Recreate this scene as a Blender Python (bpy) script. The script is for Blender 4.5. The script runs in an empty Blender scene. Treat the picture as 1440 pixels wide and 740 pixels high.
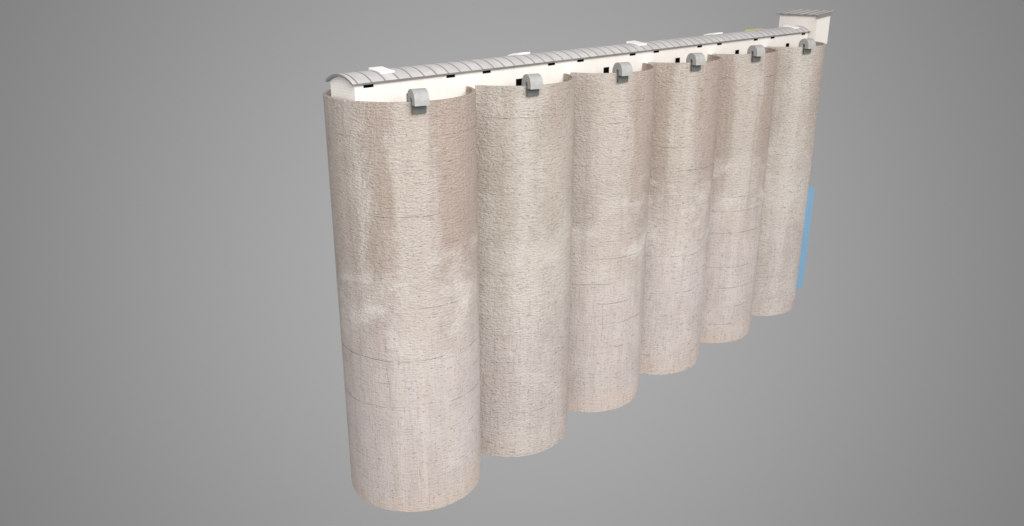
import bpy, bmesh, math, random
from mathutils import Vector, Matrix
random.seed(4)
S = bpy.context.scene
K = 4.0                       # silo radius in metres; measurements below are in radii
SP = 2.0184 * K               # spacing of the silos
H = 5.878 * K                 # silo height
R = K

# ------------------------------------------------------------------ helpers
def link(o, parent=None):
    S.collection.objects.link(o)
    if parent: o.parent = parent
    return o
def obj(name, bm, mat, parent=None, smooth=False):
    me = bpy.data.meshes.new(name)
    bm.normal_update(); bm.to_mesh(me); bm.free()
    for m in (mat if isinstance(mat, (list, tuple)) else [mat]): me.materials.append(m)
    if smooth:
        for p in me.polygons: p.use_smooth = True
        try: me.set_sharp_from_angle(angle=math.radians(35))
        except Exception: pass
    return link(bpy.data.objects.new(name, me), parent)
def thing(name, label, cat, loc=(0, 0, 0), group=None):
    o = bpy.data.objects.new(name, None); o.location = loc; o.empty_display_size = .5
    o['label'] = label; o['category'] = cat
    if group: o['group'] = group
    return link(o)
def hexa(bm, c, mi=0):        # 8 corners: bottom 4 (ccw), top 4 (ccw)
    v = [bm.verts.new(p) for p in c]
    fs = [bm.faces.new([v[i] for i in f]) for f in ((3,2,1,0),(4,5,6,7),(0,1,5,4),(1,2,6,5),(2,3,7,6),(3,0,4,7))]
    for f in fs: f.material_index = mi
    return fs
def box(bm, x0, x1, y0, y1, z0, z1, mi=0):
    return hexa(bm, [(x0,y0,z0),(x1,y0,z0),(x1,y1,z0),(x0,y1,z0),(x0,y0,z1),(x1,y0,z1),(x1,y1,z1),(x0,y1,z1)], mi)
def bevel(bm, w, seg=1):
    bmesh.ops.bevel(bm, geom=bm.edges[:], offset=w, segments=seg, affect='EDGES', clamp_overlap=True)

class NT:
    def __init__(s, name):
        s.m = bpy.data.materials.new(name); s.m.use_nodes = True
        s.t = s.m.node_tree; s.n = s.t.nodes; s.p = s.n['Principled BSDF']
    def node(s, typ, ins={}, **kw):
        n = s.n.new(typ)
        for k, v in kw.items(): setattr(n, k, v)
        for k, v in ins.items():
            if isinstance(v, bpy.types.NodeSocket): s.t.links.new(v, n.inputs[k])
            else: n.inputs[k].default_value = v
        return n
    def math(s, op, a, b=0.0, c=None, clamp=False):
        d = {0: a, 1: b}
        if c is not None: d[2] = c
        return s.node('ShaderNodeMath', d, operation=op, use_clamp=clamp).outputs[0]
    def rng(s, v, a, b, c=0.0, d=1.0, smooth=True):
        return s.node('ShaderNodeMapRange', {'Value': v, 'From Min': a, 'From Max': b, 'To Min': c, 'To Max': d},
                      interpolation_type='SMOOTHSTEP' if smooth else 'LINEAR').outputs[0]
    def mix(s, f, a, b, mode='MIX'):
        n = s.n.new('ShaderNodeMix'); n.data_type = 'RGBA'; n.blend_type = mode
        for i, v in ((0, f), (6, a), (7, b)):
            if isinstance(v, bpy.types.NodeSocket): s.t.links.new(v, n.inputs[i])
            else: n.inputs[i].default_value = v
        return n.outputs[2]
    def vec(s, x, y, z=0.0):
        return s.node('ShaderNodeCombineXYZ', {0: x, 1: y, 2: z}).outputs[0]
    def noise(s, v, sc=1.0, det=3.0, rough=.5, dist=0.0):
        return s.node('ShaderNodeTexNoise', {'Vector': v, 'Scale': sc, 'Detail': det, 'Roughness': rough, 'Distortion': dist}).outputs[0]
    def bump(s, h, strength=.5, dist=.02):
        n = s.node('ShaderNodeBump', {'Height': h, 'Strength': strength, 'Distance': dist})
        s.t.links.new(n.outputs[0], s.p.inputs['Normal']); return n
    def set(s, k, v):
        if isinstance(v, bpy.types.NodeSocket): s.t.links.new(v, s.p.inputs[k])
        else: s.p.inputs[k].default_value = v
def C(r, g, b): return (r, g, b, 1)

# ------------------------------------------------------------------ concrete
def concrete():
    t = NT('silo_concrete')
    sx = t.node('ShaderNodeSeparateXYZ', {0: t.node('ShaderNodeUVMap', uv_map='UVMap').outputs[0]})
    u, v = sx.outputs[0], sx.outputs[1]           # u = metres round the wall from the back, v = height in metres
    at = lambda n: t.node('ShaderNodeAttribute', attribute_type='OBJECT', attribute_name=n).outputs['Fac']
    seed, strip, grey, crack = at('seed'), at('strip'), at('grey'), at('crack')
    def V(a, b, off=0.0):
        z = t.math('ADD', seed, off)
        return t.vec(t.math('MULTIPLY', u, a), t.math('MULTIPLY', v, b), z)
    U = lambda az: math.radians(az - 90) * R
    # wandering coordinates so that stains get ragged edges
    w1 = t.math('SUBTRACT', t.noise(V(.9, .35, 3), 1, 4, .6), .5)
    w2 = t.math('SUBTRACT', t.noise(V(.35, .5, 9), 1, 5, .65), .5)
    uw = t.math('MULTIPLY_ADD', w1, 1.9, u)
    uw = t.math('MULTIPLY_ADD', t.math('SUBTRACT', t.noise(V(2.5, 3.5, 13), 1, 4, .7), .5), 1.3, uw)
    vw = t.math('MULTIPLY_ADD', w2, 6.0, v)
    def zone(a0, a1, z0, z1, su=.25, sz=1.5):
        f = t.math('MULTIPLY', t.rng(uw, U(a0)-su, U(a0)+su), t.rng(uw, U(a1)+su, U(a1)-su))
        f = t.math('MULTIPLY', f, t.rng(vw, z0-sz, z0+sz))
        return t.math('MULTIPLY', f, t.rng(vw, z1+sz, z1-sz)) if z1 < 23 else f
    hi = t.rng(vw, 6.0, 18.0)
    base = t.mix(hi, C(.500,.438,.412), C(.486,.420,.378))
    # broad mottling and vertical run-off bands
    mot = t.noise(V(.35, .30, 20), 1, 6, .6)
    base = t.mix(t.rng(mot, .38, .66), base, t.mix(hi, C(.565,.504,.478), C(.548,.487,.444)))
    band = t.noise(V(1.7, .05, 31), 1, 3, .55)
    base = t.mix(t.math('MULTIPLY', t.rng(band, .50, .64), t.math('MULTIPLY_ADD', hi, .28, .20)), base, C(.385,.322,.272))
    base = t.mix(t.math('MULTIPLY', t.rng(band, .46, .34), .55), base, C(.60,.545,.49))
    lb = t.noise(V(1.3, .10, 37), 1, 4, .6)
    base = t.mix(t.math('MULTIPLY', t.math('MULTIPLY', t.rng(lb, .46, .62), t.rng(vw, 19, 7)), .34), base, C(.565,.512,.520))
    # named stains
    base = t.mix(t.math('MULTIPLY', zone(258, 340, 14.0, 24, .25, 2.5), .66), base, C(.420,.318,.268))
    base = t.mix(t.math('MULTIPLY', t.math('MULTIPLY', zone(204, 223, 13.6, 24, .4, 2.5), strip), .58), base, C(.400,.318,.258))
    base = t.mix(t.math('MULTIPLY', zone(224, 250, 10, 24, .2), .58), base, C(.575,.515,.455))
    base = t.mix(t.math('MULTIPLY', t.math('MULTIPLY', zone(196, 202, 14, 22, .15), strip), .6), base, C(.61,.56,.51))
    # pale lime bloom round mid height
    bl = t.math('MULTIPLY', t.rng(vw, 8.0, 12.5), t.rng(vw, 17.5, 13.5))
    bn = t.noise(V(.42, .62, 44), 1, 7, .66, .3)
    base = t.mix(t.math('MULTIPLY', t.math('MULTIPLY', bl, t.rng(bn, .45, .68)), .72), base, C(.70,.655,.615))
    # warm foot
    ft = t.math('MULTIPLY', t.rng(vw, 2.2, .2), .6)
    base = t.mix(ft, base, C(.56,.46,.385))
    # grey-green variant
    base = t.mix(t.math('MULTIPLY', grey, .62), base, t.mix(t.math('MULTIPLY', t.rng(vw, 17, 6), .85), t.mix(t.rng(mot, .35, .68), C(.455,.412,.352), C(.57,.53,.47)), t.mix(t.rng(mot, .35, .68), C(.52,.462,.425), C(.60,.548,.515))))
    base = t.mix(t.math('MULTIPLY', t.math('MULTIPLY', zone(230, 245, -3, 24, .3), grey), .6), base, C(.62,.575,.54))
    # fine cloth-like board texture: short level and upright streaks
    hs = t.noise(V(1.1, 10, 5), 1, 4, .62)
    vs = t.noise(V(11, .8, 6), 1, 4, .6)
    low = t.rng(v, 15.0, 9.0)
    base = t.mix(t.math('MULTIPLY', t.rng(hs, .52, .70), .34), base, C(.30,.25,.22))
    base = t.mix(t.math('MULTIPLY', t.math('MULTIPLY', t.rng(vs, .53, .70), low), .44), base, C(.37,.32,.305))
    base = t.mix(t.math('MULTIPLY', t.rng(vs, .45, .32), .25), base, C(.68,.63,.58))
    fl = t.noise(V(6, 9, 51), 1, 2, .6)
    base = t.mix(t.math('MULTIPLY', t.rng(fl, .64, .72), .45), base, C(.74,.70,.66))
    # form joints and cracks at set heights, broken up along their length
    vc = t.math('MULTIPLY_ADD', t.math('SUBTRACT', t.noise(V(.45, .12, 60), 1, 3, .6), .5), .26, v)
    tot = None
    for k, z in enumerate([21.75, 20.4, 17.7, 16.0, 12.6, 11.4, 9.6, 8.2, 6.7, 4.9, 3.2, 1.7]):
        d = t.math('ABSOLUTE', t.math('SUBTRACT', vc, z))
        ln = t.rng(d, .034, .006)
        mk = t.rng(t.noise(V(.22, .01, 70 + 3.7*k), 1, 5, .75), .44 if k in (0, 5, 6, 8) else .50, .62)
        ln = t.math('MULTIPLY', ln, mk)
        tot = ln if tot is None else t.math('MAXIMUM', tot, ln)
    # upright hairlines near the foot
    uc = t.math('MULTIPLY_ADD', t.math('SUBTRACT', t.noise(V(.1, .35, 90), 1, 3, .6), .5), .55, u)
    fr = t.math('ABSOLUTE', t.math('SUBTRACT', t.math('FRACT', t.math('DIVIDE', uc, 1.55)), .5))
    hl = t.math('MULTIPLY', t.rng(fr, .020, .006), t.rng(t.noise(V(.9, .22, 95), 1, 3, .6), .54, .66))
    hl = t.math('MULTIPLY', t.math('MULTIPLY', hl, t.rng(v, 13, 10)), .45)
    tot = t.math('MULTIPLY', t.math('MAXIMUM', tot, hl), crack)
    # pits
    pt = t.noise(V(2.6, 6.5, 12), 1, 3, .6, .3)
    pit = t.rng(pt, .645, .72)
    pt2 = t.noise(V(5.5, 7.0, 15), 1, 3, .6)
    pit = t.math('MAXIMUM', t.math('MULTIPLY', pit, .75), t.math('MULTIPLY', t.rng(pt2, .64, .70), .9))
    base = t.mix(t.math('MULTIPLY', pit, .45), base, C(.20,.165,.14))
    base = t.mix(t.math('MULTIPLY', tot, .34), base, C(.20,.165,.145))
    t.set('Base Color', base); t.set('Roughness', .93); t.set('Specular IOR Level', .25)
    # relief: rough render with level ripples, rougher up high
    r1 = t.noise(V(4.6, 9.5, 25), 1, 4, .6, .2)
    r2 = t.noise(V(9, 13, 28), 1, 3, .6)
    amp = t.math('MAXIMUM', t.rng(v, 6, 17, .35, 1.0), grey)
    h = t.math('MULTIPLY', t.math('ADD', r1, t.math('MULTIPLY', r2, .45)), amp)
    h = t.math('SUBTRACT', h, t.math('MULTIPLY', tot, .35))
    h = t.math('SUBTRACT', h, t.math('MULTIPLY', pit, .2))
    h = t.math('MULTIPLY_ADD', hs, .25, h); h = t.math('MULTIPLY_ADD', vs, t.math('MULTIPLY', low, .25), h)
    t.bump(h, 1.0, .145)
    return t.m
M_CON = concrete()

def plain(name, col, rough=.8, metal=0.0, var=.06, scale=1.5):
    t = NT(name)
    co = t.node('ShaderNodeTexCoord').outputs['Object']
    n = t.noise(co, scale, 5, .6)
    d = C(*[c*(1-var*2) for c in col]); l = C(*[min(1, c*(1+var)) for c in col])
    t.set('Base Color', t.mix(t.rng(n, .35, .65), d, l)); t.set('Roughness', rough); t.set('Metallic', metal)
    t.bump(t.noise(co, scale*9, 3, .6), .15, .01)
    return t.m
def siding(name, col, dark, period=.11, lap=True):
    """profiled sheet: upright ribs on the long walls, level laps on the end walls, faint streaks of dirt"""
    t = NT(name)
    g = t.node('ShaderNodeNewGeometry'); nx = t.math('ABSOLUTE', t.node('ShaderNodeSeparateXYZ', {0: g.outputs['True Normal']}).outputs[0])
    co = t.node('ShaderNodeSeparateXYZ', {0: t.node('ShaderNodeTexCoord').outputs['Object']})
    end = t.math('GREATER_THAN', nx, .5)
    a = t.math('ADD', t.math('MULTIPLY', co.outputs[0], t.math('SUBTRACT', 1.0, end)), t.math('MULTIPLY', co.outputs[2 if lap else 1], end))
    w = t.math('SINE', t.math('MULTIPLY', a, 2*math.pi/period))
    st = t.noise(t.vec(t.math('MULTIPLY', co.outputs[0], 1.2), t.math('MULTIPLY', co.outputs[1], 1.2), t.math('MULTIPLY', co.outputs[2], .5)), 1, 5, .6)
    f = t.math('ADD', t.math('MULTIPLY', t.rng(w, -.2, -1), .45), t.math('MULTIPLY', t.rng(st, .5, .7), .3), clamp=True)
    t.set('Base Color', t.mix(f, col, dark)); t.set('Roughness', .7)
    t.bump(w, .12, .01)
    return t.m
M_WALL = siding('white_sheet_siding', C(.88,.84,.795), C(.77,.715,.67), .15)
M_TOWER = siding('tower_siding', C(.77,.725,.68), C(.65,.60,.555), .17, False)
def roofing(axis):
    t = NT('grey_roof_sheet' if axis == 0 else 'tower_roof_sheet')
    oc = t.node('ShaderNodeTexCoord').outputs['Object']
    co = t.node('ShaderNodeSeparateXYZ', {0: oc})
    per = .21*K if axis == 0 else .19*K
    fr = t.math('ABSOLUTE', t.math('SUBTRACT', t.math('FRACT', t.math('DIVIDE', t.math('ADD', co.outputs[axis], 100*per+.35), per)), .5))
    seam = t.rng(fr, .075, .035) if axis == 0 else t.rng(fr, .19, .10)
    n = t.noise(oc, .8, 6, .62)
    pn = t.node('ShaderNodeTexWhiteNoise', {'W': t.math('FLOOR', t.math('ADD', t.math('DIVIDE', t.math('ADD', co.outputs[axis], 100*per+.35), per), .5))}, noise_dimensions='1D').outputs[0]
    c = t.mix(t.rng(n, .35, .68), C(.485,.470,.470), C(.585,.568,.565))
    c = t.mix(t.math('MULTIPLY', pn, .25 if axis == 0 else 0), c, C(.50,.47,.47))
    f = t.noise(oc, 9, 3, .7); c = t.mix(t.math('MULTIPLY', t.rng(f, .5, .75), .25), c, C(.42,.40,.40))
    c = t.mix(t.math('MULTIPLY', seam, .85), c, C(.21,.18,.175))
    t.set('Base Color', c); t.set('Roughness', .55)
    t.bump(seam, .6, .05)
    return t.m
M_ROOF = roofing(0); M_TROOF = roofing(1)
M_TRIM = plain('roof_edge_grey', (.22,.21,.205), .7)
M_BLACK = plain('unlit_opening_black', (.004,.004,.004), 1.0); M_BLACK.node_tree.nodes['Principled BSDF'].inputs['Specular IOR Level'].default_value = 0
M_HOOD = plain('painted_hood_grey', (.385,.38,.372), .6, 0, .04, 3)
M_HOODIN = plain('hood_plate_grey', (.115,.12,.113), .7, 0, .08, 3)
M_VENT = plain('white_vent', (.90,.86,.855), .6, 0, .02)
M_BLUE = plain('blue_sheet', (.20,.37,.54), .8, 0, .015, .4)
M_YEL = plain('yellow_paint', (.62,.58,.10), .6)
M_PYEL = plain('faded_yellow_paint', (.58,.53,.33), .6)

# ------------------------------------------------------------------ silos
def silo_wall():
    bm = bmesh.new(); uvl = bm.loops.layers.uv.new('UVMap')
    n = 192; th = .045*K
    rows = [0, .25] + [H*i/24 for i in range(1, 24)] + [H-.02, H]
    rnd = random.Random(3)
    ring = []
    for j, z in enumerate(rows):
        rr = []
        for i in range(n):
            a = math.radians(90) + 2*math.pi*i/n
            r = R - (.02 if j == len(rows)-1 or j == 0 else 0)
            zz = z + (rnd.uniform(-.008, .012) if j == 0 else 0)
            rr.append(bm.verts.new((r*math.cos(a), r*math.sin(a), zz)))
        ring.append(rr)
    def quad(A, i, B, z0, z1):
        i2 = (i+1) % n
        f = bm.faces.new((A[i], A[i2], B[i2], B[i])); f.smooth = True
        us = (2*math.pi*R*i/n, 2*math.pi*R*(i+1)/n)
        for l, q in zip(f.loops, ((us[0], z0), (us[1], z0), (us[1], z1), (us[0], z1))): l[uvl].uv = q
        return f
    for j in range(len(rows)-1):
        for i in range(n): quad(ring[j], i, ring[j+1], rows[j], rows[j+1])
    zi = H - .36*K
    def circ(r, z): return [bm.verts.new((r*math.cos(math.radians(90)+2*math.pi*i/n), r*math.sin(math.radians(90)+2*math.pi*i/n), z)) for i in range(n)]
    r1, r2 = circ(R-th, H), circ(R-th, zi)
    for i in range(n):
        quad(ring[-1], i, r1, H, H+.18); quad(r1, i, r2, H-.1, zi)
    for ringv, z in ((ring[0], 0), (r2, zi)):
        f = bm.faces.new(ringv if z else ringv[::-1])
        for l in f.loops: l[uvl].uv = (l.vert.co.x+20, l.vert.co.y+4)
    bmesh.ops.recalc_face_normals(bm, faces=bm.faces[:])
    me = bpy.data.meshes.new('silo_wall'); bm.to_mesh(me); bm.free(); me.materials.append(M_CON)
    me.set_sharp_from_angle(angle=math.radians(30))
    return me
def deck_mesh():
    bm = bmesh.new(); bmesh.ops.create_circle(bm, cap_ends=True, segments=96, radius=R-.045*K-.01)
    f = bm.faces[:]; r = bmesh.ops.extrude_face_region(bm, geom=f)
    bmesh.ops.translate(bm, vec=(0,0,.1), verts=[e for e in r['geom'] if isinstance(e, bmesh.types.BMVert)])
    bmesh.ops.recalc_face_normals(bm, faces=bm.faces[:])
    return bm
M_DECK = plain('deck_concrete', (.40,.36,.32), .9, 0, .1, .8)
def hood_bm():
    """half-round cowl: thick arc straddling the rim, open underneath; local x = along rim, -y = outwards"""
    bm = bmesh.new(); w = .19*K/2; ro = .139*K; ri = .040*K; zc = 0.0
    prof_o = [(-ro, -.050*K)] + [(-ro*math.cos(t), ro*math.sin(t)) for t in [math.pi*i/28 for i in range(29)]] + [(ro, -.10*K)]
    prof_i = [(-ri, -.050*K)] + [(-ri*math.cos(t), ri*math.sin(t)) for t in [math.pi*i/28 for i in range(29)]] + [(ri, -.10*K)]
    L = []
    for x in (-w, w): L.append(([bm.verts.new((x, a, b)) for a, b in prof_o], [bm.verts.new((x, a, b)) for a, b in prof_i]))
    (o0, i0), (o1, i1) = L; n = len(o0)
    for k in range(n-1):
        for q in ((o0[k], o0[k+1], o1[k+1], o1[k]), (i0[k], i1[k], i1[k+1], i0[k+1]), (o0[k], i0[k], i0[k+1], o0[k+1]), (o1[k], o1[k+1], i1[k+1], i1[k])):
            bm.faces.new(q)
    for k in (0, n-1): bm.faces.new((o0[k], o1[k], i1[k], i0[k]))
    bmesh.ops.recalc_face_normals(bm, faces=bm.faces[:])
    return bm
def plate_bm():
    bm = bmesh.new(); w = .19*K/2 - .004
    box(bm, -w+.01, w-.01, -.034*K, -.008*K, -.157*K, -.030*K); bevel(bm, .01)
    return bm

SILOS = [  # label, seed, strip, grey, crack
 ('nearest and largest beige concrete silo, at the left end under the gallery end wall', 0.0, 1, 0, 1),
 ('second nearest concrete silo, greyer and rough all over with hardly any cracks', 57.3, 0, .85, .6),
 ('third silo from the near end, with a wide reddish brown stain down its upper right', 23.1, .15, .1, .7),
 ('fourth silo from the near end, cracked concrete with a white bloom patch at mid height', 140.7, 1, 0, 1),
 ('fifth silo from the near end, brown streaked concrete just before the farthest one', 211.9, .9, .05, .8),
 ('farthest and smallest looking concrete silo, under the white tower and beside the blue casing', 88.4, 0, .8, .4)]
wall_me = silo_wall(); first = {}
HOOD_POS = (-.444*K, -.917*K, 5.902*K); HOOD_ROT = math.radians(-19.63)
for i, (lab, seed, strip, grey, crack) in enumerate(SILOS):
    t = thing('grain_silo', lab, 'silo', (i*SP, 0, 0), 'row of six concrete grain silos')
    w = link(bpy.data.objects.new('silo_wall', wall_me), t)
    w['seed'] = float(seed); w['strip'] = float(strip); w['grey'] = float(grey); w['crack'] = float(crack)
    if not first:
        d = obj('deck', deck_mesh(), M_DECK, t); d.location.z = H - .345*K
        hd = obj('vent_hood', hood_bm(), M_HOOD, t, True)
        hd.location = HOOD_POS; hd.rotation_euler.z = HOOD_ROT
        pl = obj('wall_plate', plate_bm(), M_HOODIN, hd)
        first = dict(d=d, h=hd, p=pl)
    else:
        d = first['d'].copy(); link(d, t)
        hd = first['h'].copy(); link(hd, t)
        pl = first['p'].copy(); link(pl, hd)

# ------------------------------------------------------------------ gallery along the top
X0, X1 = -.93*K, 10.90*K
Y0, Y1 = -.30*K, .215*K
ZB = H - .345*K + .10
ZE = 6.076*K; APZ = 6.155*K           # underside of roof at the eaves and at the crown
g = thing('conveyor_gallery', 'long low white gallery with grey barrel roof running along the silo tops', 'gallery', (X0, 0, ZB))
def arc(y0, y1, ze, za, n=20):
    out = []
    c = (y1-y0)/2; rise = za-ze; rad = (c*c+rise*rise)/(2*rise); ym = (y0+y1)/2
    for k in range(n+1):
        y = y0+(y1-y0)*k/n
        out.append((y, za-rad+math.sqrt(max(0, rad*rad-(y-ym)**2))))
    return out
def rel(o, base): # vertices were written in world coordinates; move them into the parent's frame
    for v in o.data.vertices: v.co -= Vector(base)
    return o
GB = (X0, 0, ZB)
bm = bmesh.new()
pr = [(Y0, ZB)] + arc(Y0, Y1, ZE, APZ-.006*K) + [(Y1, ZB)]
a = [bm.verts.new((X0, y, z)) for y, z in pr]; b = [bm.verts.new((X1, y, z)) for y, z in pr]
for k in range(len(pr)): bm.faces.new((a[k], a[(k+1) % len(pr)], b[(k+1) % len(pr)], b[k]))
bm.faces.new(a[::-1]); bm.faces.new(b)
bmesh.ops.recalc_face_normals(bm, faces=bm.faces[:])
rel(obj('wall', bm, M_WALL, g), GB)
bm = bmesh.new()
RX0, RX1 = -.985*K, 10.925*K
RY0, RY1 = -.338*K, .238*K
lo = arc(RY0, RY1, 6.064*K, APZ); up = arc(RY0-.004*K, RY1+.004*K, 6.088*K, APZ+.032*K)
nx = 90
cols = []
for q in range(nx+1):
    x = RX0+(RX1-RX0)*q/nx
    cols.append(([bm.verts.new((x, y, z)) for y, z in lo], [bm.verts.new((x, y, z)) for y, z in up]))
for q in range(nx):
    (l0, u0), (l1, u1) = cols[q], cols[q+1]
    for k in range(len(lo)-1):
        bm.faces.new((u0[k], u1[k], u1[k+1], u0[k+1])).material_index = 0
        bm.faces.new((l0[k], l0[k+1], l1[k+1], l1[k])).material_index = 1
    for k in (0, len(lo)-1): bm.faces.new((l0[k], l1[k], u1[k], u0[k])).material_index = 1
for l, u in (cols[0], cols[-1]):
    for k in range(len(lo)-1): bm.faces.new((l[k], l[k+1], u[k+1], u[k])).material_index = 1
bmesh.ops.recalc_face_normals(bm, faces=bm.faces[:])
roof = rel(obj('roof', bm, [M_ROOF, M_TRIM], g, True), GB)
for xs in (-.396,.274,.605,1.273,1.607,2.270,2.601,3.270,3.600,4.264,4.598,5.257):
    bm = bmesh.new(); x = xs*SP
    box(bm, x, x+.153*K, Y0-.012, Y0+.05, 6.021*K, ZE-.004*K)
    rel(obj('window', bm, M_BLACK, g), GB)
for i in range(6):
    bm = bmesh.new(); x = i*SP
    box(bm, x-.135*K, x+.005*K, Y0-.012, Y0+.05, ZB, 5.887*K)
    rel(obj('door', bm, M_BLACK, g), GB)
def vent_near(x, w=.235):
    bm = bmesh.new()
    xa, xb = x*K, (x+w)*K; ya, yb = -.215*K, .05*K; za, zb = 6.178*K, 6.214*K
    hexa(bm, [(xa,ya,6.12*K),(xb,ya,6.12*K),(xb,yb,6.14*K),(xa,yb,6.14*K),(xa,ya,za),(xb,ya,za),(xb,yb,zb),(xa,yb,zb)])
    bevel(bm, .02)
    return rel(obj('roof_vent', bm, M_VENT, g), GB)
def vent_far(xa, xm, xb, mat=None, top=6.222, name='roof_vent'):
    bm = bmesh.new(); y0, y1 = -.02*K, .16*K
    pr = [(xa*K, 6.13*K), (xb*K, 6.13*K), (xb*K, top*K), (xm*K, top*K), (xa*K, 6.172*K)]
    A = [bm.verts.new((x, y0, z)) for x, z in pr]; B = [bm.verts.new((x, y1, z-.02*K*(z > 6.2*K))) for x, z in pr]
    for k in range(5): bm.faces.new((A[k], A[(k+1) % 5], B[(k+1) % 5], B[k]))
    bm.faces.new(A[::-1]); bm.faces.new(B); bmesh.ops.recalc_face_normals(bm, faces=bm.faces[:]); bevel(bm, .015)
    return rel(obj(name, bm, mat or M_VENT, g), GB)
vent_near(-.455, .215); vent_near(4.93, .24); vent_near(10.43, .22)
vent_far(2.17, 2.30, 2.48, top=6.212); vent_far(7.50, 7.66, 7.90, top=6.210)
y = vent_far(9.03, 9.10, 9.32, M_YEL, 6.188, 'yellow_roof_hatch')
y['label'] = 'bright yellow hatch on the far side of the roof'
y = vent_far(9.34, 9.36, 9.60, M_PYEL, 6.186, 'yellow_roof_hatch'); y['label'] = 'faded yellow hatch beyond the bright one'

# ------------------------------------------------------------------ tower at the far end
TX0, TX1, TY0, TY1 = 10.93*K, 11.55*K, -.455*K, .412*K
tw = thing('elevator_tower', 'white square tower with flat ribbed grey roof at the far end of the gallery', 'tower', (TX0, 0, ZB)); TB = (TX0, 0, ZB)
bm = bmesh.new()
# follows the deck of the last silo; the outer part is carried on the rim
zt0, zt1 = 6.400*K, 6.436*K; zb = 5.795*K
box(bm, TX0+.01, 10.975*K, -.29*K, .29*K, ZB, zb+.01)
hexa(bm, [(TX0,TY0,zb),(TX1,TY0,zb),(TX1,TY1,zb),(TX0,TY1,zb),(TX0,TY0,zt0),(TX1,TY0,zt1),(TX1,TY1,zt1),(TX0,TY1,zt0)])
rel(obj('wall', bm, M_TOWER, tw), TB)
bm = bmesh.new()
rx0, rx1, ry0, ry1 = 10.885*K, 11.72*K, -.470*K, .475*K
z0, z1, th = 6.405*K, 6.462*K, .026*K
fs = hexa(bm, [(rx0,ry0,z0),(rx1,ry0,z1),(rx1,ry1,z1),(rx0,ry1,z0),(rx0,ry0,z0+th),(rx1,ry0,z1+th),(rx1,ry1,z1+th),(rx0,ry1,z0+th)], 1)
fs[1].material_index = 0
rf = rel(obj('roof', bm, [M_TROOF, M_TRIM], tw), TB)
bm = bmesh.new()
hexa(bm, [(rx0,ry0-.02*K,6.354*K),(TX1+.02*K,ry0-.02*K,6.402*K),(TX1+.02*K,ry0-.001,6.402*K),(rx0,ry0-.001,6.354*K),
          (rx0,ry0-.02*K,z0+th-.01),(TX1+.02*K,ry0-.02*K,6.448*K+th),(TX1+.02*K,ry0-.001,6.448*K+th),(rx0,ry0-.001,z0+th-.01)])
rel(obj('fascia', bm, M_TRIM, rf), (0, 0, 0)); bpy.data.objects['fascia'].data.transform(Matrix.Translation(-Vector(TB)))

# ------------------------------------------------------------------ blue shed on the far side of the last silo
bx0, bx1, by0, by1 = 10.78*K, 11.305*K, -.70*K, .15*K
bm = bmesh.new()
hexa(bm, [(bx0,by0,.19*K),(bx1,by0,.19*K),(bx1,by1,.19*K),(bx0,by1,.19*K),(bx0,by0,2.765*K),(bx1,by0,2.608*K),(bx1,by1,2.608*K),(bx0,by1,2.765*K)])
bevel(bm, .03)
sh = obj('blue_casing', bm, M_BLUE)
sh['label'] = 'tall narrow pale blue panelled casing fixed to the far side of the last silo'; sh['category'] = 'casing'

# ------------------------------------------------------------------ camera
PITCH, YAW = .341082, .778345
cam = bpy.data.cameras.new('camera'); co = link(bpy.data.objects.new('camera', cam))
co.location = (-7.00092*K, -8.98011*K, 7.46966*K)
fw = Vector((math.cos(PITCH)*math.cos(YAW), math.cos(PITCH)*math.sin(YAW), -math.sin(PITCH)))
co.rotation_euler = fw.to_track_quat('-Z', 'Y').to_euler()
cam.sensor_width = 36; cam.lens = 1188.03/1440*36; cam.clip_end = 5000; cam.clip_start = .5
S.camera = co

# ------------------------------------------------------------------ studio backdrop and its lamp
D = 110*K
bm = bmesh.new(); bmesh.ops.create_grid(bm, x_segments=8, y_segments=8, size=190*K)
tb = NT('grey_backdrop'); tb.set('Base Color', C(.14,.14,.1405)); tb.set('Roughness', 1.0); tb.set('Specular IOR Level', 0.0)
bd = obj('backdrop', bm, tb.m); bd['kind'] = 'structure'
bd.location = co.location + fw*D; bd.rotation_euler = (-fw).to_track_quat('Z', 'Y').to_euler()
def lamp(name, typ, loc, aim, energy, col=(1,1,1), **kw):
    l = bpy.data.lights.new(name, typ); l.energy = energy; l.color = col
    for k, v in kw.items(): setattr(l, k, v)
    o = link(bpy.data.objects.new(name, l)); o.location = loc
    o.rotation_euler = (Vector(aim)-Vector(loc)).to_track_quat('-Z', 'Y').to_euler(); return o
LD = 28*K; d = D-LD
# radiance wanted at the centre of the backdrop
want = .34
lamp('backdrop_lamp', 'SPOT', co.location + fw*LD, co.location + fw*D, want/.14*4*math.pi**2*d*d, spot_size=math.radians(150), spot_blend=.3, shadow_soft_size=0.0)
ctr = Vector((4.0*K, 0, 4*K))
az, el, L = math.radians(-117), math.radians(30), 27*K
kd = Vector((math.cos(az)*math.cos(el), math.sin(az)*math.cos(el), math.sin(el)))
lamp('key_lamp', 'AREA', ctr+kd*L, ctr, .98*math.pi**2*L*L, (1, .985, .96), shape='DISK', size=16*K)

w = bpy.data.worlds.new('World'); S.world = w; w.use_nodes = True
bg = w.node_tree.nodes['Background']; bg.inputs[0].default_value = (1, .995, .99, 1); bg.inputs[1].default_value = .62

S.render.engine = 'CYCLES'
S.cycles.max_bounces = 5
S.view_settings.view_transform = 'Standard'; S.view_settings.look = 'None'
S.view_settings.exposure = 0; S.view_settings.gamma = 1
